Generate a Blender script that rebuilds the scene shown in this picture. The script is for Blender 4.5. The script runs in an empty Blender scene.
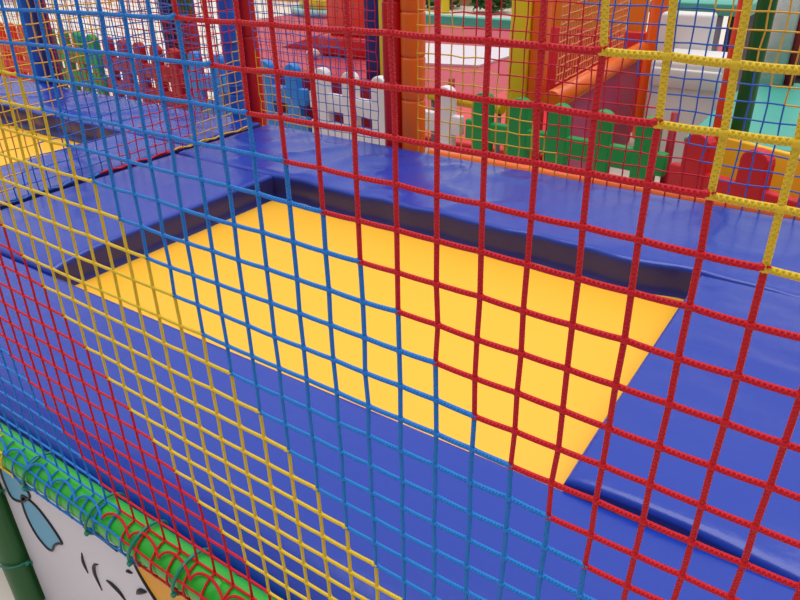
import bpy, bmesh, math, random
from mathutils import Vector, Matrix, noise
random.seed(7)
C = bpy.context.scene.collection
S = 0.045            # one net cell in metres; lengths below are in cells
GZ = -37.0           # ground level
PZ = -20.0           # top of the pads
PI = math.pi

# ------------------------------------------------------------------ materials
def srgb(r, g, b):
    f = lambda v: (v/255/12.92) if v/255 <= .04045 else ((v/255+.055)/1.055)**2.4
    return (f(r), f(g), f(b), 1)
def material(name, col, rough=.5, coat=0, bump=None, mottled=0, spec=.5):
    m = bpy.data.materials.new(name); m.use_nodes = True
    nt = m.node_tree; b = nt.nodes['Principled BSDF']
    b.inputs['Base Color'].default_value = col
    b.inputs['Roughness'].default_value = rough
    b.inputs['Specular IOR Level'].default_value = spec
    b.inputs['Coat Weight'].default_value = coat
    tc = nt.nodes.new('ShaderNodeTexCoord')
    if mottled:
        n = nt.nodes.new('ShaderNodeTexNoise'); n.inputs['Scale'].default_value = 6; n.inputs['Detail'].default_value = 4
        nt.links.new(tc.outputs['Object'], n.inputs['Vector'])
        r = nt.nodes.new('ShaderNodeMix'); r.data_type = 'RGBA'
        k = 1-mottled
        r.inputs[6].default_value = (col[0]*k, col[1]*k, col[2]*k, 1); r.inputs[7].default_value = tuple(min(1, c*(1+mottled)) for c in col[:3])+(1,)
        nt.links.new(n.outputs['Fac'], r.inputs[0]); nt.links.new(r.outputs[2], b.inputs['Base Color'])
    if bump:
        sc, st = bump
        n = nt.nodes.new('ShaderNodeTexNoise'); n.inputs['Scale'].default_value = sc; n.inputs['Detail'].default_value = 3
        nt.links.new(tc.outputs['Object'], n.inputs['Vector'])
        bp = nt.nodes.new('ShaderNodeBump'); bp.inputs['Strength'].default_value = st; bp.inputs['Distance'].default_value = .01
        nt.links.new(n.outputs['Fac'], bp.inputs['Height']); nt.links.new(bp.outputs['Normal'], b.inputs['Normal'])
    return m
def rope_material(name, col, sheath=None):
    """braided cord: two crossed helical waves over the cord's own length/girth coordinates"""
    m = bpy.data.materials.new(name); m.use_nodes = True
    nt = m.node_tree; b = nt.nodes['Principled BSDF']
    b.inputs['Roughness'].default_value = .45
    b.inputs['Specular IOR Level'].default_value = .35
    uv = nt.nodes.new('ShaderNodeUVMap'); sp = nt.nodes.new('ShaderNodeSeparateXYZ')
    nt.links.new(uv.outputs['UV'], sp.inputs[0])
    def M(op, a, c):
        n = nt.nodes.new('ShaderNodeMath'); n.operation = op
        for i, v in enumerate((a, c)):
            if v is None: continue
            if isinstance(v, (int, float)): n.inputs[i].default_value = v
            else: nt.links.new(v, n.inputs[i])
        return n.outputs[0]
    u = M('MULTIPLY', sp.outputs[0], 2*PI*11); v = M('MULTIPLY', sp.outputs[1], 2*PI*3)
    s1 = M('SINE', M('ADD', u, v), None); s2 = M('SINE', M('SUBTRACT', u, v), None)
    h = M('MAXIMUM', s1, s2)
    bp = nt.nodes.new('ShaderNodeBump'); bp.inputs['Strength'].default_value = .7; bp.inputs['Distance'].default_value = .0009
    nt.links.new(h, bp.inputs['Height']); nt.links.new(bp.outputs['Normal'], b.inputs['Normal'])
    mx = nt.nodes.new('ShaderNodeMix'); mx.data_type = 'RGBA'
    mx.inputs[6].default_value = tuple(c*.86 for c in col[:3])+(1,); mx.inputs[7].default_value = col
    nt.links.new(M('MULTIPLY_ADD', h, .5), mx.inputs[0])
    nt.links.new(mx.outputs[2], b.inputs['Base Color'])
    return m

MAT = dict(
    r_red=rope_material('red_cord', srgb(218, 16, 36)),
    r_blue=rope_material('blue_cord', srgb(32, 132, 224)),
    r_yellow=rope_material('yellow_cord', srgb(246, 206, 48)),
    f_red=material('fine_red_cord', srgb(214, 22, 48), .6),
    f_blue=material('fine_blue_cord', srgb(56, 108, 196), .6),
    f_yellow=material('fine_yellow_cord', srgb(240, 182, 52), .6),
    f_mauve=material('fine_mauve_cord', srgb(128, 100, 132), .6),
    f_orange=material('fine_orange_cord', srgb(240, 150, 90), .6),
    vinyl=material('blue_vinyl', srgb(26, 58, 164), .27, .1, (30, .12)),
    vinyl_side=material('pad_side_blue', srgb(38, 40, 112), .32, 0, (30, .1)),  # side walls of the pads, coloured darker than their tops
    mat=material('yellow_mat', srgb(252, 186, 46), .55, 0, (300, .05)),
    hem=material('orange_hem', srgb(238, 150, 50), .6),
    green_foam=material('green_foam', srgb(40, 172, 44), .35, .1, (12, .12)),
    green_dark=material('dark_green_foam', srgb(12, 92, 32), .4, .1, (12, .1)),
    blue_foam=material('blue_foam', srgb(30, 96, 200), .35, .1, (12, .1)),
    navy_foam=material('navy_foam', srgb(40, 34, 110), .4, .1, (12, .1)),
    red_foam=material('red_foam', srgb(206, 16, 20), .35, .1, (12, .1)),
    orange_foam=material('orange_foam', srgb(246, 110, 14), .35, .1, (12, .1)),
    yellow_foam=material('yellow_foam', srgb(236, 206, 30), .45, 0, (12, .1)),
    p_red=material('red_plastic', srgb(202, 16, 34), .5, 0),
    p_bright=material('bright_red_plastic', srgb(226, 36, 24), .5, 0),
    p_dkred=material('dark_red_plastic', srgb(160, 10, 30), .5, 0),
    p_green=material('green_plastic', srgb(16, 146, 70), .5, 0),
    p_blue=material('blue_plastic', srgb(44, 130, 214), .5, 0),
    p_white=material('white_plastic', srgb(226, 220, 224), .5, 0),
    p_yellow=material('yellow_plastic', srgb(244, 190, 36), .4),
    p_orange=material('orange_plastic', srgb(240, 150, 40), .4),
    red_mat=material('red_floor_foam', srgb(180, 58, 74), .55, 0, (40, .1)),
    red_pad=material('red_padding', srgb(214, 44, 52), .45, 0, (12, .1)),
    wine_pad=material('wine_padding', srgb(176, 56, 100), .5, 0, (12, .1)),
    orange_red=material('orange_red_vinyl', srgb(244, 70, 34), .4, .1, (12, .1)),
    white_mat=material('white_foam', srgb(212, 204, 212), .5, 0, (12, .05)),
    white_pad=material('white_vinyl', srgb(226, 222, 222), .4, 0, (12, .1)),
    teal=material('teal_vinyl', srgb(70, 166, 150), .45, 0, (15, .1), .08),
    pale_teal=material('pale_teal', srgb(150, 190, 196), .5),
    steel=material('grey_steel', srgb(120, 122, 140), .35),
    dark=material('black_metal', srgb(40, 34, 44), .45),
    floor=material('pale_floor', srgb(222, 212, 200), .5, 0, (8, .05), .04),
    print_white=material('banner_white', srgb(226, 220, 232), .5, 0, (60, .03)),
    print_blue=material('banner_blue', srgb(104, 172, 210), .5),
    print_black=material('banner_black', srgb(26, 24, 34), .5),
    print_orange=material('banner_orange', srgb(246, 170, 34), .5),
    tie=material('teal_tie', srgb(20, 128, 110), .4),
    leaf=material('leaf', srgb(40, 110, 44), .5, 0, None, .3),
    soil=material('pot', srgb(60, 50, 46), .7),
)
W = lambda p: Vector((p[0]*S, p[1]*S, (p[2]-GZ)*S))

# ------------------------------------------------------------------ mesh builder (cells in, one object out)
class MB:
    def __init__(s): s.v = []; s.f = []; s.uv = []; s.mi = []; s.smooth = []
    def face(s, idx, smooth=True, mi=0, uv=None):
        s.f.append(idx); s.smooth.append(smooth); s.mi.append(mi); s.uv.append(uv or [(0, 0)]*len(idx))
    def add(s, bm, M=None, smooth=False, mi=0):
        o = len(s.v)
        for v in bm.verts:
            c = M @ v.co if M else v.co
            s.v.append((c.x, c.y, c.z))
        bm.verts.index_update()
        for f in bm.faces: s.face([o+v.index for v in f.verts], smooth, mi)
        bm.free()
    def box(s, a, b, bev=.15, M=None, seg=2, mi=0):
        bm = bmesh.new(); bmesh.ops.create_cube(bm, size=1)
        for v in bm.verts:
            v.co = Vector([(a[i]+b[i])/2+(b[i]-a[i])*v.co[i] for i in range(3)])
        if bev: bmesh.ops.bevel(bm, geom=bm.edges[:], offset=bev, segments=seg, affect='EDGES', profile=.5)
        s.add(bm, M, bool(bev), mi)
    def tube(s, pts, r, n=8, cap=True, mi=0, u0=0.0, closed=False, rad=None):
        pts = [Vector(p) for p in pts]; N = len(pts); o = len(s.v); u = u0; us = []
        up = None
        for i, p in enumerate(pts):
            if closed: t = pts[(i+1) % N]-pts[i-1]
            else: t = pts[min(i+1, N-1)]-pts[max(i-1, 0)]
            t.normalize()
            if up is None:
                up = Vector((0, 0, 1)) if abs(t.z) < .9 else Vector((1, 0, 0))
            a = t.cross(up).normalized(); b = a.cross(t).normalized(); up = b
            rr = rad[i] if rad else r
            for k in range(n):
                q = p+(a*math.cos(2*PI*k/n)+b*math.sin(2*PI*k/n))*rr
                s.v.append((q.x, q.y, q.z))
            us.append(u)
            if i+1 < N: u += (pts[i+1]-p).length
        for i in range(N if closed else N-1):
            j = (i+1) % N
            for k in range(n):
                l = (k+1) % n
                u2 = us[j] if j > i else us[i]+.1
                s.face([o+i*n+k, o+i*n+l, o+j*n+l, o+j*n+k], True, mi,
                       [(us[i], k/n), (us[i], (k+1)/n), (u2, (k+1)/n), (u2, k/n)])
        if cap and not closed:
            s.face([o+k for k in range(n)][::-1], False, mi); s.face([o+(N-1)*n+k for k in range(n)], False, mi)
    def ball(s, c, r, sx=1, sy=1, sz=1, n=6, mi=0, sub=1):
        bm = bmesh.new(); bmesh.ops.create_icosphere(bm, subdivisions=sub, radius=r)
        s.add(bm, Matrix.Translation(c) @ Matrix.Diagonal((sx, sy, sz, 1)), True, mi)
    def prism(s, poly, t, M=None, bev=.0, mi=0, smooth=False):
        """poly in x,z; extruded along y from -t/2 to t/2"""
        bm = bmesh.new()
        f = bm.faces.new([bm.verts.new((x, -t/2, z)) for x, z in poly])
        r = bmesh.ops.extrude_face_region(bm, geom=[f])
        for v in r['geom']:
            if isinstance(v, bmesh.types.BMVert): v.co.y += t
        bmesh.ops.recalc_face_normals(bm, faces=bm.faces[:])
        if bev:
            ed = [e for e in bm.edges if abs(e.verts[0].co.y-e.verts[1].co.y) < 1e-6]
            bmesh.ops.bevel(bm, geom=ed, offset=bev, segments=2, affect='EDGES', profile=.5)
        s.add(bm, M, smooth, mi)
    def build(s, name, mats, parent=None, origin=None, props=None):
        if not isinstance(mats, (list, tuple)): mats = [mats]
        if parent is not None: base = Vector(parent['_o'])
        else:
            if origin is None:
                n = len(s.v)
                origin = (sum(v[0] for v in s.v)/n, sum(v[1] for v in s.v)/n, min(v[2] for v in s.v))
            base = Vector(origin)
        me = bpy.data.meshes.new(name)
        me.from_pydata([((v[0]-base[0])*S, (v[1]-base[1])*S, (v[2]-base[2])*S) for v in s.v], [], s.f)
        me.polygons.foreach_set('use_smooth', s.smooth)
        for m in mats: me.materials.append(m)
        me.polygons.foreach_set('material_index', s.mi)
        ul = me.uv_layers.new(name='UVMap')
        ul.data.foreach_set('uv', [c for f in s.uv for p in f for c in p])
        me.update()
        o = bpy.data.objects.new(name, me); C.objects.link(o)
        if parent is not None:
            o.parent = parent; o['_o'] = list(base)
        else:
            o.location = W(base); o['_o'] = list(base)
        return o
def thing(name, label, cat, loc, group=None):
    o = bpy.data.objects.new(name, None); C.objects.link(o)
    o.empty_display_size = .05
    o.location = W(loc); o['_o'] = list(loc)
    return tag(o, label, cat, group)
def tag(o, label=None, cat=None, group=None, kind=None):
    if label: o['label'] = label
    if cat: o['category'] = cat
    if group: o['group'] = group
    if kind: o['kind'] = kind
    return o

# ------------------------------------------------------------------ ground
m = MB()
m.box((-420, -60, GZ-2), (120, 460, GZ), 0)
tag(m.build('floor', MAT['floor'], origin=(-100, 150, GZ-2)), kind='structure')

# ------------------------------------------------------------------ pads and trampolines
def pad(x0, x1, y0, y1, zt, th, seed, parent, puff=.12, wr=(.0, 'y'), edge=.35, drop=None, step=.75, name='pad', wave=0):
    """upholstered vinyl cushion: a rounded, softly puffed and creased box"""
    nx = max(6, int((x1-x0)/step)); ny = max(6, int((y1-y0)/step))
    def axis(a, b, n):
        e = [0, .06, .18, .38, .7, 1.2]
        e = [q for q in e if q < (b-a)/3]
        mid = [a+e[-1]+(b-a-2*e[-1])*i/n for i in range(1, n)]
        return [a+q for q in e]+mid+[b-q for q in e[::-1]]
    X = axis(x0, x1, nx); Y = axis(y0, y1, ny)
    def prof(d): # rounded rim
        return 0 if d >= edge else edge-math.sqrt(max(0, edge*edge-(edge-d)**2))
    M_ = MB(); idx = {}
    for i, x in enumerate(X):
        for j, y in enumerate(Y):
            d = min(x-x0, x1-x, y-y0, y1-y)
            z = zt-prof(d)
            inner = min(1, d/1.5)
            nz = noise.noise(Vector((x*.11+seed, y*.11, seed)))*puff
            if wr[0]:
                if wr[1] == 'y': q = Vector((x*.55+.15*y+seed, y*.07, 3))
                elif wr[1] == 'x': q = Vector((x*.06, y*.6+.14*x+seed, 5))
                else: q = Vector((x*.17-.13*y, y*.10+.08*x+seed, 9))
                r = 1-abs(noise.noise(q))*2.2
                nz += (wr[0]*(max(0, r)**4)*.55 + wr[0]*.5*noise.noise(q*.5))*(.35 if wr[1] == 'd' and x > -18 else 1)
            z += nz*inner
            if drop: z -= drop(x, y)
            yy = y
            if wave and j < 8 and j < len(Y)//3: yy = y+wave*noise.noise(Vector((x*.25, seed, 1)))*(1-min(1, (y-y0)/3))
            idx[i, j] = len(M_.v); M_.v.append((x, yy, z))
    for i in range(len(X)-1):
        for j in range(len(Y)-1):
            M_.face([idx[i, j], idx[i+1, j], idx[i+1, j+1], idx[i, j+1]], True)
    ring = [(i, 0) for i in range(len(X))]+[(len(X)-1, j) for j in range(1, len(Y))]+[(i, len(Y)-1) for i in range(len(X)-2, -1, -1)]+[(0, j) for j in range(len(Y)-2, 0, -1)]
    o = len(M_.v)
    for k in ring:
        v = M_.v[idx[k]]; M_.v.append((v[0], v[1], zt-th*.5))
    o2 = len(M_.v)
    for k in ring:
        v = M_.v[idx[k]]; M_.v.append((v[0], v[1], zt-th))
    n = len(ring)
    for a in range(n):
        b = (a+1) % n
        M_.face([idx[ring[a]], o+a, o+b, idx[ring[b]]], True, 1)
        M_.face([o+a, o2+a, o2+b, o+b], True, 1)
    M_.face([o2+a for a in range(n)], False)
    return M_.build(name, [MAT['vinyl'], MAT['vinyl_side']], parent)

def trampoline(name, label, mx0, mx1, my0, my1, px0, px1, mz, fy, nz, near_inner):
    t = thing(name, label, 'trampoline', ((px0+px1)/2, 25, GZ))
    # jumping mat: taut sheet with a stitched hem
    m = MB(); m.box((mx0-1.5, my0-1.5, mz-.25), (mx1+1.5, my1+1.0, mz), .08)
    jm = m.build('jumping_mat', MAT['mat'], t)
    m = MB()
    m.tube([(mx0, near_inner+.08, nz-.34), (mx1-.1, near_inner+.08, nz-.34)], .07, 6)
    m.build('mat_hem', MAT['hem'], jm)
    pad(px0, px1, fy, 50.3, PZ, 2.9, 3.1+px0, t, .16, (.62, 'd'), .32, name='pad', wave=.6)
    pad(px0, mx0, near_inner+.1, fy-.15, PZ, 2.9, 9.7+px0, t, .12, (.14, 'd'), .30, drop=lambda x, y: (PZ-nz-.1)*math.exp(-max(0, y-near_inner-.1)/2.2), name='pad')
    pad(mx1, px1, near_inner+.1, fy-.15, PZ, 2.9, 5.3+px0, t, .10, (.34, 'x'), .30, drop=lambda x, y: (.55*max(0, min(1, (x-mx1-5)/5))+.3*math.exp(-(x-mx1)/1.2))*math.exp(-max(0, y-near_inner)/3), name='pad')
    def dr(x, y):
        q = max(0, 3.6-y); return .17*q*q
    pad(px0, px1, 1.15, near_inner, nz, 2.9, 1.3+px0, t, .10, (.10, 'x'), .30, drop=dr, name='pad')
    # steel frame under the pads
    f = MB()
    zf = PZ-3.6
    for y in (2.5, near_inner-1, fy+2, 49): f.box((px0+.6, y-.5, zf-.8), (px1-.6, y+.5, zf+.2), .1)
    for x in (px0+1.2, mx0-2.2, mx1+2.2, px1-1.2): f.box((x-.5, 2.5, zf-.8), (x+.5, 49, zf+.2), .1)
    f.build('steel_frame', MAT['steel'], t)
    for x in (px0+1.2, (px0+px1)/2, px1-1.2):
        for y in (2.5, 49):
            l = MB(); l.tube([(x, y, GZ), (x, y, zf-.3)], .55, 10); lo = l.build('leg', MAT['steel'], t)
            l = MB(); l.box((x-.9, y-.9, GZ), (x+.9, y+.9, GZ+.3), .1); l.build('base_plate', MAT['steel'], lo)
    return t
trampoline('trampoline', 'near trampoline with big yellow mat framed by blue vinyl pads', -41, -.6, 12, 36.2, -55.4, 15.5, -22.5, 36.1, -20.75, 12.05)
trampoline('trampoline', 'far left trampoline behind the dividing net, only a corner of its yellow mat showing', -108, -67.5, 12, 38.3, -122, -56.7, -23.0, 38.8, -20.5, 11.7)

# ------------------------------------------------------------------ nets
CX = [-0.0929, 0.1779, -0.0365, 0.1944, 0.2703, 0.0147, -0.2375, -0.249, -0.1976, 0.0507]
CZ = [0.0568, -0.0565, -0.0697, -0.0072, -0.2041, -0.2826, -0.0255, 0.1622, 0.265, 0.3784]
TY, TZ, TR = 0.0, -21.5, .82          # front foam rail
def front_knot(c, r):
    """stretched hand-tied net: slow drift of the cells, then wrapped over the foam rail"""
    a = max(-1.8, min(1.2, (c+5)/10)); b = max(-.6, min(1.45, (r-5)/10))
    B = [1, a, b, a*a, a*b, b*b, a**3, a*a*b, a*b*b, b**3]
    dx = sum(p*q for p, q in zip(CX, B)); dz = sum(p*q for p, q in zip(CZ, B))
    dx = .8*math.tanh(dx/.8); dz = .8*math.tanh(dz/.8)
    n = noise.noise_vector(Vector((c*.9, r*.9, 4.4)))*.05
    x, z, y = c+dx+n.x, -r+dz+n.z, 0
    top = TZ+TR+.1
    if z < top+.02:                      # over the rail, on its outer face
        ang = (top-z)/(TR+.1)
        y = TY-(TR+.09)*math.sin(ang)-0.0; z = TZ+(TR+.09)*math.cos(ang)
    return Vector((x, y, z))
def band(k):                             # colour of the diagonal stripe
    return ('red', 'yellow', 'blue')[int(math.floor((k+7)/10)) % 3]
net = thing('safety_net', 'large cord safety net in front, knotted in diagonal red, yellow and blue bands', 'net', (-15, 0, TZ))
parts = {}
def stripe(k): return int(math.floor((k+7)/10))
def part(k): return parts.setdefault(stripe(k), MB())
R0, R1, C0, C1 = -5, 23, -78, 14
K = {(c, r): front_knot(c, r) for c in range(C0, C1+1) for r in range(R0, R1+2)}
def thick(x): return max(.66, min(.9, .86+.012*x))
def strand(m, a, b, rad, sag=.035, onrail=False):
    d = b-a; pts = []
    for i in range(5):
        t = i/4; p = a+d*t
        s_ = sag*4*t*(1-t)
        p = p+Vector((0, 0, -s_*abs(d.x)/max(.01, d.length)))
        if onrail:
            q = Vector((0, p.y-TY, p.z-TZ)); q.normalize(); p = Vector((p.x, TY+q.y*(TR+.09), TZ+q.z*(TR+.09)))
        pts.append(p)
    m.tube(pts, rad*thick(a.x), 8, cap=False, u0=random.random())
for c in range(C0, C1+1):
    for r in range(R0, R1+1):
        p = K[c, r]; rail = p.z < TZ+TR+.05
        if c < C1: strand(part(c-r), p, K[c+1, r], .074, .012, rail)
        if r < R1: strand(part(c-r-1), p, K[c, r+1], .070, 0, K[c, r+1].z < TZ+TR+.05)
        elif (c % 2 == 0): # loose tails under the last row on the rail
            q = K[c, r+1]; strand(part(c-r-1), p, Vector((p.x+.15, (p.y+q.y)/2, (p.z+q.z)/2)), .065, 0, True)
        m = part(c-r)
        n = noise.noise(Vector((c*3.1, r*2.7, 0)))
        m.ball(p, .114*thick(p.x), 1.15, .95, 1.0+.15*n)
        if (c-r+7) % 10 == 0:            # spliced end with a frayed tip at a colour change
            m2 = part(c-r-1)
            m2.ball(p+Vector((-.06, -.04, .03)), .075, 1.3, 1, 1)
            m2.tube([p, p+Vector((.04, -.08, .07)), p+Vector((.08, -.11, .09))], .022, 5)
for s_, mb in sorted(parts.items()):
    col = ('red', 'yellow', 'blue')[s_ % 3]
    o = mb.build(col+'_band', MAT['r_'+col], net); o['label'] = col+' diagonal band of netting'

def fine_net(name, label, P, u0, u1, v0, v1, cell, bands, rad=.065, jit=.08, hem=None):
    """P(u,v)->point; bands: function k=(u,v)->colour"""
    t = thing(name, label, 'net', P((u0+u1)/2, v0))
    nu = int(round((u1-u0)/cell)); nv = int(round((v1-v0)/cell))
    def pt(i, j):
        n = noise.noise_vector(Vector((i*.7+u0, j*.7, u0)))*jit*2
        return P(u0+(u1-u0)*i/nu, v0+(v1-v0)*j/nv)+Vector((n.x, n.y, n.z))
    g = {(i, j): pt(i, j) for i in range(nu+1) for j in range(nv+1)}
    mm = {}
    for (i, j), p in g.items():
        u, v = u0+(u1-u0)*i/nu, v0+(v1-v0)*j/nv
        if i < nu: mm.setdefault(bands(u+.5*cell, v), MB()).tube([p, g[i+1, j]], rad, 5, cap=False)
        if j < nv: mm.setdefault(bands(u, v+.5*cell), MB()).tube([p, g[i, j+1]], rad, 5, cap=False)
        mm.setdefault(bands(u, v), MB()).ball(p, rad*1.6)
    for k, c in sorted(mm):
        o = mm[k, c].build(c+'_band', MAT['f_'+c], t); o['label'] = c+' diagonal band of netting'
    if hem:
        for c, a, b in hem:
            m = MB(); n = max(2, int((b-a)/.5)); pts = []
            for i in range(n+1):
                u = a+(b-a)*i/n; q = P(u, v0)
                pts.append(q+Vector((.08*math.sin(i*1.7), .08*math.cos(i*1.7), .05+.1*math.sin(i*.9))))
            m.tube(pts, .11, 6); o = m.build('edge_cord', MAT['f_'+c], t); o['label'] = c+' edge cord'
    return t
def bd(seq):
    def f(k):
        for i, (lim, c) in enumerate(seq):
            if k < lim: return (i, c)
        return (len(seq), seq[-1][1])
    return f
b_div = bd([(17, 'yellow'), (27, 'blue'), (37, 'red'), (47.5, 'yellow'), (57, 'blue'), (67, 'red'), (999, 'yellow')])
fine_net('dividing_net', 'fine dividing net between the two trampolines, hanging from the blue post', lambda u, v: Vector((-56, u, v)),
         1.5, 47.6, PZ+.05, 0, 1.12, lambda u, v: b_div(u-(v-PZ)), .06, hem=[('yellow', 1.5, 13), ('blue', 13, 27), ('red', 27, 36), ('yellow', 36, 47.6)])
b_l = bd([(-112, 'red'), (-99, 'yellow'), (-86, 'blue'), (-76, 'yellow'), (-66, 'yellow'), (999, 'red')])
b_left = bd([(-132, 'red'), (-119, 'yellow'), (-106, 'red'), (-93, 'blue'), (-80, 'red'), (999, 'blue')])
fine_net('back_net', 'fine net behind the far left trampoline, in front of green and dark red fences', lambda u, v: Vector((u, 50.62, v)),
         -101.5, -63.0, PZ-.6, 2, 1.15, lambda u, v: b_left(u+v), .065)
b_mid = bd([(-68, 'yellow'), (-53, 'blue'), (-40, 'red'), (999, 'yellow')])
fine_net('back_net', 'fine net behind the near trampoline, between the lone red post and the orange post', lambda u, v: Vector((u, 50.62, v)),
         -56.6, -38.6, PZ-.6, 2, 1.05, lambda u, v: b_mid(u+v), .05, hem=[('yellow', -56.6, -45), ('red', -45, -38.6)])
b_right = bd([(-35.2, 'yellow'), (-21.6, 'red'), (-10.2, 'blue'), (3, 'yellow'), (999, 'red')])
fine_net('back_net', 'fine net behind the near trampoline, right of the orange post, yellow then red then blue', lambda u, v: Vector((u, 50.62, v)),
         -33.4, 15, PZ-.6, 2, 1.32, lambda u, v: b_right(u+v), .07)

b_far = bd([(-185, 'mauve'), (-160, 'red'), (-135, 'mauve'), (-110, 'red'), (999, 'mauve')])
fine_net('barrier_net', 'tall fine net standing behind the picket fences on the left', lambda u, v: Vector((u, 92.5+(u+130)*-.06, v)),
         -200, -69, GZ, 4, 1.2, lambda u, v: b_far(u+v), .05)
fine_net('back_net', 'short fine net at the far left edge, left of the blue and navy posts', lambda u, v: Vector((u, 50.62, v)),
         -122, -107.6, PZ-.6, 2, 1.15, lambda u, v: b_left(u+v), .05)

# ------------------------------------------------------------------ foam rails and posts
def foam_tube(name, label, cat, a, b, r, mat, seg=4.2, n=20, ties=None, group=None, tie_mat=None):
    """foam sleeve over a steel pole, in butt-jointed lengths"""
    a = Vector(a); b = Vector(b); L = (b-a).length
    t = thing(name, label, cat, a, group)
    c = MB(); c.tube([a, b], r*.45, 10); c.build('steel_core', MAT['steel'], t)
    m = MB(); k = max(1, int(round(L/seg)))
    pts = []; rad = []
    for i in range(k):
        s0, s1 = i*L/k, (i+1)*L/k
        for q, f in ((s0+.02, .90), (s0+.10, .985), (s0+.25, 1), ((s0+s1)/2, 1.0+.01*math.sin(i*2.3)), (s1-.25, 1), (s1-.10, .985), (s1-.02, .90)):
            pts.append(a+(b-a)*(q/L)); rad.append(r*f)
    m.tube(pts, r, n, rad=rad)
    m.build('foam_sleeve', mat, t)
    if ties:
        for z in ties:
            q = MB(); p = a+(b-a)*z
            ring = [p+Vector((math.cos(w), math.sin(w), .12*math.sin(w)))*(r*1.03) for w in [2*PI*i/20 for i in range(20)]]
            q.tube(ring, .09, 5, closed=True); q.build('tie_band', tie_mat or MAT['f_blue'], t)
    return t
foam_tube('foam_rail', 'bright green foam rail along the bottom edge of the front net', 'rail', (-82, TY, TZ), (14.5, TY, TZ), TR, MAT['green_foam'], 22, 28)
foam_tube('foam_post', 'dark green foam post under the front rail beside the printed banner', 'post', (-31.0, .15, GZ), (-31.0, .15, TZ-TR), .9, MAT['green_dark'], 20)
foam_tube('foam_rail', 'orange foam rail along the bottom of the back net right of the orange post', 'rail', (-32.6, 51.5, -20.75), (15.5, 51.5, -20.35), .75, MAT['orange_foam'], 16)
foam_tube('foam_post', 'orange foam post beside its red twin at the back of the near trampoline', 'post', (-34.95, 52.1, GZ), (-34.95, 52.1, 2.5), 1.28, MAT['orange_foam'], 4.25)
foam_tube('foam_post', 'red foam post touching the left side of the orange foam post', 'post', (-37.45, 52.1, GZ), (-37.45, 52.1, 2.5), 1.16, MAT['red_foam'], 8)
foam_tube('foam_post', 'blue foam post where the dividing net ends, left of a red post', 'post', (-61.7, 51.7, GZ), (-61.7, 51.7, 2.5), 1.15, MAT['blue_foam'], 10, ties=(.42, .53, .66, .80))
foam_tube('foam_post', 'red foam post standing just right of the blue post', 'post', (-61.4, 54.5, GZ), (-61.4, 54.5, 2.5), 1.2, MAT['red_foam'], 12)
foam_tube('foam_post', 'blue foam post at the far left in front of the picket fences', 'post', (-106.0, 51.9, GZ), (-106.0, 51.9, 3), 1.25, MAT['blue_foam'], 10)
foam_tube('foam_post', 'navy foam post touching the blue post at the far left', 'post', (-103.4, 52.0, GZ), (-103.4, 52.0, 3), 1.25, MAT['navy_foam'], 10)

# cable ties round the green rail
for i, (x, lab) in enumerate(((-22.4, 'teal cable tie round the green rail, nearest the left edge of the photo'), (-17.4, 'teal cable tie round the green rail where blue lashing turns red'),
                              (-14.4, 'teal cable tie round the green rail, the higher of two among red lashing'), (-11.6, 'teal cable tie round the green rail, lowest of all and nearest the camera'))):
    m = MB()
    ring = [Vector((x+.22*math.sin(w), TY+math.cos(w)*(TR+.2), TZ+math.sin(w)*(TR+.2))) for w in [2*PI*k/28 for k in range(28)]]
    m.tube(ring, .075, 6, closed=True)
    m.box((x-.1, TY-(TR+.32), TZ-.42), (x+.1, TY-(TR+.1), TZ-.24), .04)
    tag(m.build('cable_tie', MAT['tie']), lab, 'cable tie', 'cable ties on the green rail')
# lashing cord that binds the net to the rail
for x0, x1, col, lab in ((-29, -16.6, 'blue', 'blue lashing cord spiralling round the green rail'), (-16.4, -4, 'red', 'red lashing cord looping round the green rail')):
    m = MB(); pts = []; n = int((x1-x0)*14)
    for i in range(n+1):
        x = x0+(x1-x0)*i/n
        w = PI*.5+PI*.16+.22*math.sin(x*2*PI/1.9)     # zigzag on the outer face
        pts.append((x+.3*math.sin(x*2*PI/1.9+1), TY+math.cos(w)*(TR+.2), TZ+math.sin(w)*(TR+.2)))
    m.tube(pts, .06, 6)
    tag(m.build('lashing_cord', MAT['r_'+col]), lab, 'cord')

# printed banner under the front rail
bt = thing('printed_banner', 'white printed banner with blue petals hung under the green rail', 'banner', (-17, .55, GZ))
m = MB(); m.box((-29.9, .5, GZ+.02), (13, .62, TZ-.62), .05); bs = m.build('banner_sheet', MAT['print_white'], bt)
def flat(poly, mat, name, y=.495):
    m = MB(); m.prism(poly, .02, Matrix.Translation((0, y, 0))); return m.build(name, mat, bs)
def blob(pts, n=5):
    """closed smooth outline through the given points"""
    out = []; N = len(pts)
    for i in range(N):
        p0, p1, p2, p3 = (Vector(pts[(i+k) % N]+(0,)) for k in (-1, 0, 1, 2))
        for k in range(n):
            t = k/n
            q = .5*((2*p1)+(p2-p0)*t+(2*p0-5*p1+4*p2-p3)*t*t+(3*p1-p0-3*p2+p3)*t**3)
            out.append((q.x, q.y))
    return out
petal1 = [(-29.0, -24.9), (-27.9, -24.7), (-26.9, -24.9), (-26.3, -25.5), (-26.9, -26.2), (-27.9, -26.9), (-29.0, -27.0)]
petal2 = [(-27.4, -26.2), (-26.1, -26.15), (-25.2, -26.75), (-24.5, -27.6), (-24.35, -28.1), (-24.9, -28.45), (-25.5, -29.0), (-26.1, -29.75), (-26.8, -29.7), (-27.5, -29.0), (-27.8, -27.6)]
for p in (petal1, petal2):
    q = blob(p); flat(q, MAT['print_blue'], 'printed_petal')
    m = MB(); m.tube([(x, .48, z) for x, z in q], .085, 5, closed=True); m.build('printed_outline', MAT['print_black'], bs)
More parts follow.
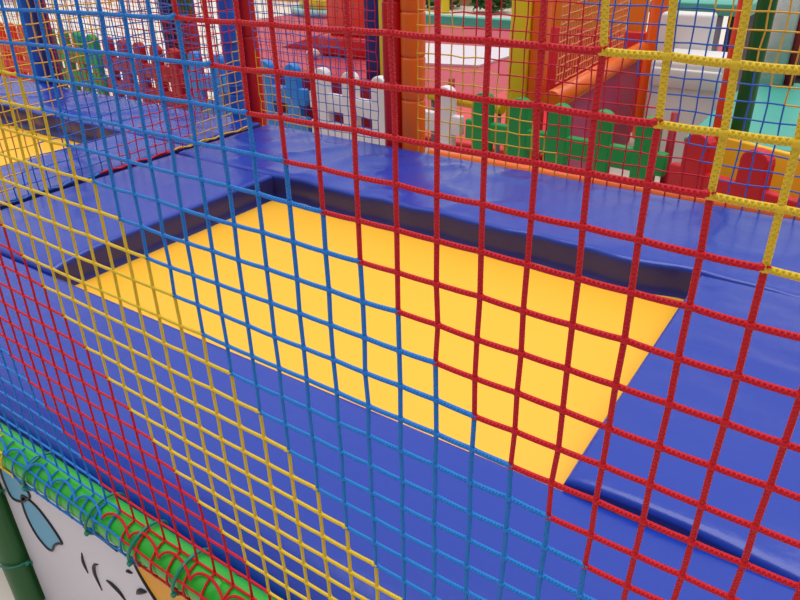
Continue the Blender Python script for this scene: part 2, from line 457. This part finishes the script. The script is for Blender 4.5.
orange = [(-17.4, -23.0), (-17.25, -24.2), (-17.0, -25.3), (-16.5, -26.2), (-15.6, -27.4), (-14.4, -28.6), (-12, -29.6), (-6, -29.8), (4, -29), (8, -23)]
flat(orange, MAT['print_orange'], 'printed_patch')
def stroke(pts, r=.1):
    pts = [Vector((x, .48, z)) for x, z in pts]; n = len(pts); dense = []
    for i in range(n-1):
        for k in range(5): dense.append(pts[i].lerp(pts[i+1], k/5))
    dense.append(pts[-1])
    for _ in range(3): dense = [dense[0]]+[(dense[i-1]+dense[i]*2+dense[i+1])/4 for i in range(1, len(dense)-1)]+[dense[-1]]
    N = len(dense)-1
    m = MB(); m.tube(dense, r, 5, rad=[r*(.35+math.sin(PI*i/N)*.8) for i in range(N+1)]); m.build('printed_stroke', MAT['print_black'], bs)
stroke(orange[:8], .09)
stroke([(-21.2, -25.0), (-20.4, -24.75), (-19.5, -24.75), (-18.4, -25.05)], .1)
stroke([(-22.35, -27.6), (-22.5, -28.3), (-22.4, -29.2)], .09)
stroke([(-20.9, -27.55), (-21.4, -27.9), (-21.6, -28.7), (-21.4, -29.9)], .1)
stroke([(-20.5, -28.5), (-20.0, -28.4), (-19.4, -28.6), (-19.0, -29.2)], .11)
stroke([(-18.1, -26.2), (-17.85, -26.05), (-17.55, -26.0)], .1)
stroke([(-17.7, -27.6), (-17.2, -27.0), (-16.7, -26.75)], .16)
for z, lab in ((-27.0, 'blue cord tying the banner to the dark green post, the higher tie'), (-33.0, 'blue cord tying the banner to the dark green post, the lower tie')):
    m = MB(); pts = [(-31.0+1.02*math.cos(w), .15-1.02*math.sin(w), z+.1*w) for w in [PI*1.1*(1-k/12) for k in range(13)]]+[(-29.8, .2, z+.05), (-29.5, .42, z+.2), (-29.7, .42, z-.2)]
    m.tube(pts, .055, 5); m.ball((-29.8, .25, z+.03), .16)
    tag(m.build('tie_cord', MAT['tie']), lab, 'cord', 'banner tie cords')

# ------------------------------------------------------------------ picket fence panels
def arch(w, h, n=8):
    r = w/2; return [(-r, 0), (r, 0)]+[(r*math.cos(PI*k/n), h-r*.8+r*.8*math.sin(PI*k/n)) for k in range(n+1)]
def fence(label, a, b, mat, tz=(-19.2, -19.2), n=5, wid=2.85, base=None):
    ax, ay = a; bx, by = b; L = math.hypot(bx-ax, by-ay); ang = math.atan2(by-ay, bx-ax)
    t = thing('fence_panel', label, 'fence', (ax, ay, GZ), 'plastic picket fence panels')
    M0 = Matrix.Translation((ax, ay, GZ)) @ Matrix.Rotation(ang, 4, 'Z')
    H = lambda s: tz[0]+(tz[1]-tz[0])*s-GZ
    sp = L/n
    for k in range(n):
        x = (k+.5)*sp; h = H(x/L)
        m = MB(); m.prism(arch(wid, h), 1.5, M0 @ Matrix.Translation((x, 0, 0)), .22)
        m.build('picket', mat, t)
    for z in (5.4, 10.2, 14.9):
        m = MB(); z0 = H(.5)-z
        m.box((.25, -.62, z0-1.4), (L-.25, .62, z0+1.4), .2, M0); m.build('rail', mat, t)
    for x in (1.0, L-1.0):
        m = MB(); m.box((x-.6, -1.6, 0), (x+.6, 1.6, .8), .2, M0); m.build('foot', mat, t)
    return t
fence('bright red plastic picket fence panel at the far left edge', (-201, 88.3), (-170, 86.5), MAT['p_bright'])
fence('green plastic picket fence panel at the far left beside a dark red one', (-169, 86.4), (-138.6, 84.4), MAT['p_green'])
fence('dark red plastic picket fence panel between the green and blue ones on the left', (-138, 84.2), (-106.5, 80.3), MAT['p_dkred'])
fence('sky blue plastic picket fence panel behind the blue and red posts', (-106, 80.1), (-74.6, 79.5), MAT['p_blue'])
fence('white plastic picket fence panel behind the red and orange posts', (-74, 79.5), (-42.6, 76.8), MAT['p_white'])
fence('green plastic picket fence panel in the middle, right of the orange post', (-42.0, 76.4), (-12.6, 73.7), MAT['p_green'])
fence('red plastic picket fence panel at the right, in front of the yellow board', (-12.3, 73.2), (13.7, 62), MAT['p_red'], (-19.6, -20.2), 4, 3.3)

m = MB(); m.tube([(-13.4, 76.4, GZ), (-13.4, 76.4, -18.9)], .5, 10)
tag(m.build('thin_post', MAT['p_dkred']), 'thin dark red post between the middle green fence and the red fence', 'post')
m = MB(); m.tube([(-47.2, 81.0, GZ), (-47.2, 81.0, -19.0)], .5, 10)
tag(m.build('thin_post', MAT['p_dkred']), 'thin dark red post behind the fences where white meets green', 'post')
m = MB(); m.box((0, 0, 0), (35.5, 2.2, 15.4), .5, Matrix.Translation((-90, 84.2, GZ)) @ Matrix.Rotation(math.radians(-2.5), 4, 'Z'), 3)
tag(m.build('foam_barrier', MAT['p_dkred']), 'low dark red padded barrier showing through gaps of the white and blue fences', 'barrier')
t = thing('foam_rail', 'yellow foam rail on two legs behind the middle green fence', 'rail', (-46, 82.5, GZ))
m = MB(); m.tube([(-52.3, 83.0, -22.2), (-38.8, 81.6, -22.6)], .85, 14); m.build('rail_tube', MAT['yellow_foam'], t)
for x, y in ((-51.6, 82.93), (-39.4, 81.67)):
    m = MB(); m.tube([(x, y, GZ), (x, y, -22.6)], .35, 8); m.build('leg', MAT['steel'], t)

# ------------------------------------------------------------------ play area behind the fences
def boxthing(name, label, cat, a, b, mat, bev=.4, rot=0, group=None):
    m = MB(); c = Vector(((a[0]+b[0])/2, (a[1]+b[1])/2, 0))
    M_ = Matrix.Translation(c) @ Matrix.Rotation(rot, 4, 'Z') @ Matrix.Translation(-c)
    m.box(a, b, bev, M_, 3)
    return tag(m.build(name, mat), label, cat, group)
# floor coverings
m = MB(); M_ = MB()
m.prism([(-236, 252), (-40, 252), (-40, 92), (-105, 95), (-178, 160), (-236, 228)], .5, Matrix.Translation((0, 0, GZ+.25)) @ Matrix.Rotation(PI/2, 4, 'X') @ Matrix.Diagonal((1, 1, -1, 1)))
m.v = [(x, y if y > 0 else -y, z) for x, y, z in m.v]
tag(m.build('floor_mat', MAT['red_mat']), 'large pinkish red foam floor mat across the play area', 'mat')
m = MB(); m.prism([(-138, 203), (-98, 208), (-93, 198), (-94, 176), (-115, 170), (-132, 171)], .6, Matrix.Translation((0, 0, GZ+.85)) @ Matrix.Rotation(PI/2, 4, 'X'))
m.v = [(x, y if y > 0 else -y, z) for x, y, z in m.v]
tag(m.build('floor_mat', MAT['white_mat']), 'white foam mat lying on the red floor mat', 'mat')
# soft play pen
p = thing('play_pen', 'soft play pen with orange top rail, wine padding and red inner wall', 'play pen', (-33, 105, GZ))
m = MB(); m.tube([(-30.2, 78.5, -20), (-32.7, 125.2, -20)], 1.45, 16); m.build('top_rail', MAT['orange_foam'], p)
m = MB(); m.box((-.5, 0, 0), (.5, 46, 15.8), .2, Matrix.Translation((-30.3, 79, GZ)) @ Matrix.Rotation(math.atan2(2.9, 52.5), 4, 'Z')); m.build('side_panel', MAT['wine_pad'], p)
m = MB(); m.box((-58, 131.5, GZ), (-33.4, 133, -17.8), .3); m.build('end_panel', MAT['red_pad'], p)
m = MB(); m.box((-60, 86, GZ+.5), (-34.0, 125, GZ+7), .5); m.build('inner_cushion', MAT['red_pad'], p)
b_pen = lambda u, v: (0, 'orange')
fine_net('pen_net', 'fine orange net above the orange rail of the play pen', lambda u, v: Vector((-30.25-2.9*(u-78.5)/52.5, u, v)), 80, 112, -17.9, -3, 1.1, b_pen, .09)
pf = thing('pen_fence', 'orange yellow slatted fence along the red back wall of the play pen', 'fence', (-46, 134.5, GZ))
for k in range(6):
    x = -57+k*4.0
    m = MB(); m.prism(arch(3.75, 36), .9, Matrix.Translation((x, 134.6, GZ)), .15); m.build('slat', MAT['p_orange'], pf)
m = MB(); m.box((-59, 133.3, GZ+12), (-35, 134.1, GZ+14), .1); m.build('rail', MAT['p_orange'], pf)
t = thing('pen_post', 'yellow and orange padded corner post of the play pen', 'post', (-37, 84, GZ))
m = MB(); m.box((-38.9, 82.5, GZ), (-36.0, 85.5, 0), .3); m.build('yellow_face', MAT['yellow_foam'], t)
m = MB(); m.box((-35.9, 83.0, GZ), (-33.8, 85.2, 0), .3); m.build('orange_face', MAT['orange_foam'], t)
foam_tube('foam_post', 'thick orange foam post at the far right corner of the play pen', 'post', (-31.0, 129, GZ), (-31.0, 129, 0), 2.2, MAT['orange_foam'], 40)
t = thing('padded_post', 'purple post with a yellow edge behind the white fence', 'post', (-66, 88, GZ))
m = MB(); m.box((-67.7, 87, GZ), (-64.8, 89, 0), .2); m.build('purple_face', MAT['navy_foam'], t)
m = MB(); m.box((-64.8, 87, GZ), (-63.9, 89, 0), .2); m.build('yellow_edge', MAT['yellow_foam'], t)
# red climbing block
t = thing('soft_block', 'orange red soft play block standing on the red floor mat', 'play block', (-138, 175, GZ+.5))
m = MB(); m.box((-146, 170, GZ+7), (-130.5, 180, GZ+34), 1.2); m.build('upper_block', MAT['orange_red'], t)
m = MB(); m.box((-149, 168.5, GZ+.6), (-130.0, 181, GZ+7), 1.5); m.build('base_cushion', MAT['red_foam'], t)
m = MB(); m.prism([(0, 0), (22, 0), (22, 6.5)], 12, Matrix.Translation((-172, 182, GZ+.6)), .3)
tag(m.build('soft_wedge', MAT['red_pad']), 'low red foam wedge left of the orange red soft block', 'wedge')
m = MB(); m.ball((-146.5, 163.5, GZ+2.1), 1.6, 1.7, 1, 1, sub=2)
tag(m.build('foam_pebble', MAT['white_mat']), 'small white rounded foam piece at the foot of the red wedge', 'foam piece')
# far carousel and boards
t = thing('round_platform', 'round pale teal platform at the back with a yellow rim', 'platform', (-218, 268, GZ+.5))
m = MB(); m.tube([(-218, 268, GZ+.5), (-218, 268, GZ+3.5)], 24, 40); m.build('platform_base', MAT['pale_teal'], t)
m = MB(); m.tube([(-218, 268, GZ+3.5), (-218, 268, GZ+9)], 20, 40); m.build('platform_deck', MAT['yellow_foam'], t)
for k, (x, mt) in enumerate(((-236, 'p_yellow'), (-226, 'p_orange'), (-208, 'yellow_foam'), (-199, 'white_pad'))):
    m = MB(); m.tube([(x, 262, GZ+3), (x, 262, GZ+34)], 1.8, 10); m.build('pole', MAT[mt], t)
boxthing('display_board', 'orange yellow board far behind the blue post', 'board', (-300, 300, GZ), (-246, 304, GZ+26), MAT['p_orange'], .4)
foam_tube('foam_post', 'thin yellow post far behind the white floor mat', 'post', (-174, 290, GZ), (-174, 290, GZ+34), 2.0, MAT['yellow_foam'], 40)
def bush(name, label, c, r, n, mat):
    m = MB(); rnd = random.Random(int(c[0]*10))
    for i in range(n):
        a, b = rnd.random()*2*PI, rnd.random()
        d = Vector((math.cos(a)*r*math.sqrt(rnd.random()), math.sin(a)*r*.8*math.sqrt(rnd.random()), r*1.5*b))
        q = Vector(c)+d+Vector((0, 0, 1.2)); l = .35+.25*rnd.random(); l *= r/4
        e = Vector((rnd.uniform(-1, 1), rnd.uniform(-1, 1), rnd.uniform(-.3, .8))).normalized(); f = e.orthogonal().normalized()
        o = len(m.v)
        for s_, w in ((0, 0), (1, .8), (2.4, 0), (1, -.8)): v = q+e*s_*l*1.5+f*w*l; m.v.append(tuple(v))
        m.face([o, o+1, o+2, o+3], False)
    t = thing(name, label, 'plant', (c[0], c[1], GZ))
    m.build('foliage', mat, t)
    st = MB(); st.tube([(c[0], c[1], GZ), (c[0], c[1], c[2]+r*.6)], r*.12, 8); st.build('stem', MAT['soil'], t)
    if c[2] > GZ+4:
        pt = MB(); pt.tube([(c[0], c[1], GZ), (c[0], c[1], c[2])], r*.7, 16, rad=[r*.5, r*.7]); pt.build('pot', MAT['soil'], t)
boxthing('low_kerb', 'long low teal kerb along the far edge of the red floor mat', 'kerb', (-186, 255, GZ), (-108, 259, GZ+3.5), MAT['teal'], .4)
boxthing('far_board', 'long brownish orange board behind the green shrubs at the back', 'board', (-215, 322, GZ), (-112, 325, GZ+22), material('tan_board', srgb(196, 140, 96), .6, 0, None, .1), .3)
bush('hedge_plant', 'blurred green shrub beyond the red floor, farthest left of the three', (-186, 306, GZ), 10, 440, MAT['leaf'])
bush('hedge_plant', 'blurred green shrub beyond the red floor, middle one of the three', (-155, 300, GZ), 10, 440, MAT['leaf'])
bush('hedge_plant', 'blurred green shrub beyond the red floor, farther right behind the yellow pen post', (-128, 294, GZ), 9, 420, MAT['leaf'])
bush('potted_plant', 'dark potted plant behind the teal table at the right edge', (-7.5, 139, GZ+12), 5, 260, MAT['leaf'])
# posts far left
foam_tube('foam_post', 'navy post behind the dark red fence', 'post', (-134.0, 100, GZ), (-134.0, 100, 0), 1.6, MAT['navy_foam'], 40)
t = thing('padded_column', 'column of green, red and yellow padding behind the dark red fence', 'column', (-128.5, 100.5, GZ))
for k, mt in enumerate(('red_foam', 'green_dark', 'p_dkred', 'green_dark', 'p_yellow', 'green_dark')):
    m = MB(); m.box((-131.2, 99, GZ+k*6.5), (-126.4, 102, GZ+k*6.5+6.3), .5); m.build('padding_block', MAT[mt], t)
# right-hand corner
t = thing('white_seat', 'white padded seat block with a raised back behind the red fence', 'seat', (-21, 115, GZ))
m = MB(); m.box((-26.0, 108, GZ), (-14.5, 120.6, -18.4), .8, None, 3); m.build('seat_block', MAT['white_pad'], t)
m = MB(); m.box((-29.0, 121, GZ), (-20.4, 125, -12.9), .6, None, 3); m.build('backrest', MAT['white_pad'], t)
m = MB(); m.box((-25.6, 107.6, -22.6), (-14.9, 108.3, -19.6), .3); m.build('front_roll', MAT['white_pad'], t)
t = thing('tall_table', 'tall teal topped table behind the white seat block', 'table', (-32, 165, GZ))
m = MB(); m.box((-42, 158, -17.2), (-21, 176, -14.8), .3); m.build('table_top', MAT['teal'], t)
for x, y, mt in ((-27.2, 159.2, 'steel'), (-24.3, 160.2, 'dark'), (-40.5, 159.5, 'steel'), (-40.5, 174.5, 'steel'), (-23, 174.5, 'steel')):
    m = MB(); m.box((x-.95, y-.8, GZ), (x+.95, y+.8, -17.2), .15); m.build('leg', MAT[mt], t)
foam_tube('thin_post', 'thin orange red post left of the dark green post at right', 'post', (-9.1, 81.2, GZ), (-9.1, 81.2, 0), .75, MAT['orange_red'], 60)
foam_tube('foam_post', 'dark green post in front of the teal table at right', 'post', (-6.7, 80.8, GZ), (-6.7, 80.8, 0), 1.05, MAT['green_dark'], 60)
t = thing('covered_table', 'table under a teal cover behind the red fence at the right edge', 'table', (-2, 106, GZ))
m = MB(); m.box((-13.6, 84, -24.6), (14, 127, -23.6), .3); m.build('table_cover', MAT['teal'], t)
m = MB(); m.box((-13.2, 84.6, -26), (13.6, 126.4, -24.7), .1); m.build('table_frame', MAT['dark'], t)
for x, y in ((-12.4, 85.4), (12.8, 85.4), (-12.4, 125.6), (12.8, 125.6)):
    m = MB(); m.box((x-.6, y-.6, GZ), (x+.6, y+.6, -26), .1); m.build('leg', MAT['steel'], t)
m = MB(); m.tube([(-4.5, 83.0, -25.5), (12, 77, -25.5)], .8, 12); m.tube([(-4.3, 83, GZ), (-4.3, 83, -25.5)], .4, 8); m.tube([(11.8, 77.2, GZ), (11.8, 77.2, -25.5)], .4, 8)
tag(m.build('hand_rail', MAT['teal']), 'teal tubular hand rail in front of the teal covered table', 'rail')
t = thing('yellow_board', 'orange yellow board standing behind the red fence', 'board', (-3, 78, GZ))
m = MB(); m.box((-8.9, 0, 0), (13, .8, 15.5), .2, Matrix.Translation((0, 74.6, GZ)) @ Matrix.Rotation(math.radians(-24), 4, 'Z')); m.build('board_panel', MAT['p_yellow'], t)
t = thing('rolled_net', 'rolled white netting with a red stripe standing on the teal covered table', 'net roll', (-10, 124.5, -23.6))
m = MB(); m.tube([(-9.8, 124.5, -23.6), (-9.8, 124.5, -2)], 1.9, 14); m.build('white_roll', material('net_roll', srgb(206, 208, 204), .8, 0, (90, .9), .25), t)
m = MB(); m.tube([(-7.2, 124.5, -23.6), (-7.2, 124.5, -2)], .8, 12); m.build('red_stripe', MAT['p_dkred'], t)

# ------------------------------------------------------------------ daylight
w = bpy.data.worlds.new('sky'); bpy.context.scene.world = w; w.use_nodes = True
nt = w.node_tree; bg = nt.nodes['Background']
tc = nt.nodes.new('ShaderNodeTexCoord'); rp = nt.nodes.new('ShaderNodeValToRGB')
dp = nt.nodes.new('ShaderNodeVectorMath'); dp.operation = 'DOT_PRODUCT'; dp.inputs[1].default_value = (-.30, .40, .87)
nt.links.new(tc.outputs['Generated'], dp.inputs[0]); nt.links.new(dp.outputs['Value'], rp.inputs[0]); nt.links.new(rp.outputs[0], bg.inputs[0])
rp.color_ramp.elements[0].color = (.20, .20, .23, 1); rp.color_ramp.elements[0].position = -.0
rp.color_ramp.elements[1].color = (1, 1, 1.02, 1); rp.color_ramp.elements[1].position = .62
bg.inputs[1].default_value = .92
sun = bpy.data.lights.new('overcast_sun', 'SUN'); sun.energy = 2.2; sun.angle = math.radians(55); sun.color = (1, .98, .95)
so = bpy.data.objects.new('overcast_sun', sun); C.objects.link(so)
so.rotation_euler = (math.radians(0), math.radians(6), 0)

# ------------------------------------------------------------------ camera
Rm = [[0.8257240873423038, 0.5638412596309709, -0.016210043814847003], [0.2587277646366104, -0.4041202378495721, -0.8773521397743023], [-0.5012381423922784, 0.7202568064920762, -0.47957320328910447]]
cam = bpy.data.cameras.new('camera'); co = bpy.data.objects.new('camera', cam); C.objects.link(co)
cam.sensor_width = 36; cam.lens = 695.675/800*36; cam.clip_start = .02; cam.clip_end = 200
rt, dn, fw = (Vector(r) for r in Rm)
Mx = Matrix((rt, -dn, -fw)).transposed().to_4x4()
Mx.translation = W((6.8836, -11.2599, 1.85499))
co.matrix_world = Mx
sc = bpy.context.scene; sc.camera = co
sc.view_settings.view_transform = 'Standard'; sc.view_settings.look = 'None'; sc.view_settings.gamma = 1
sc.view_settings.exposure = -0.1
for o in bpy.data.objects:
    if '_o' in o: del o['_o']
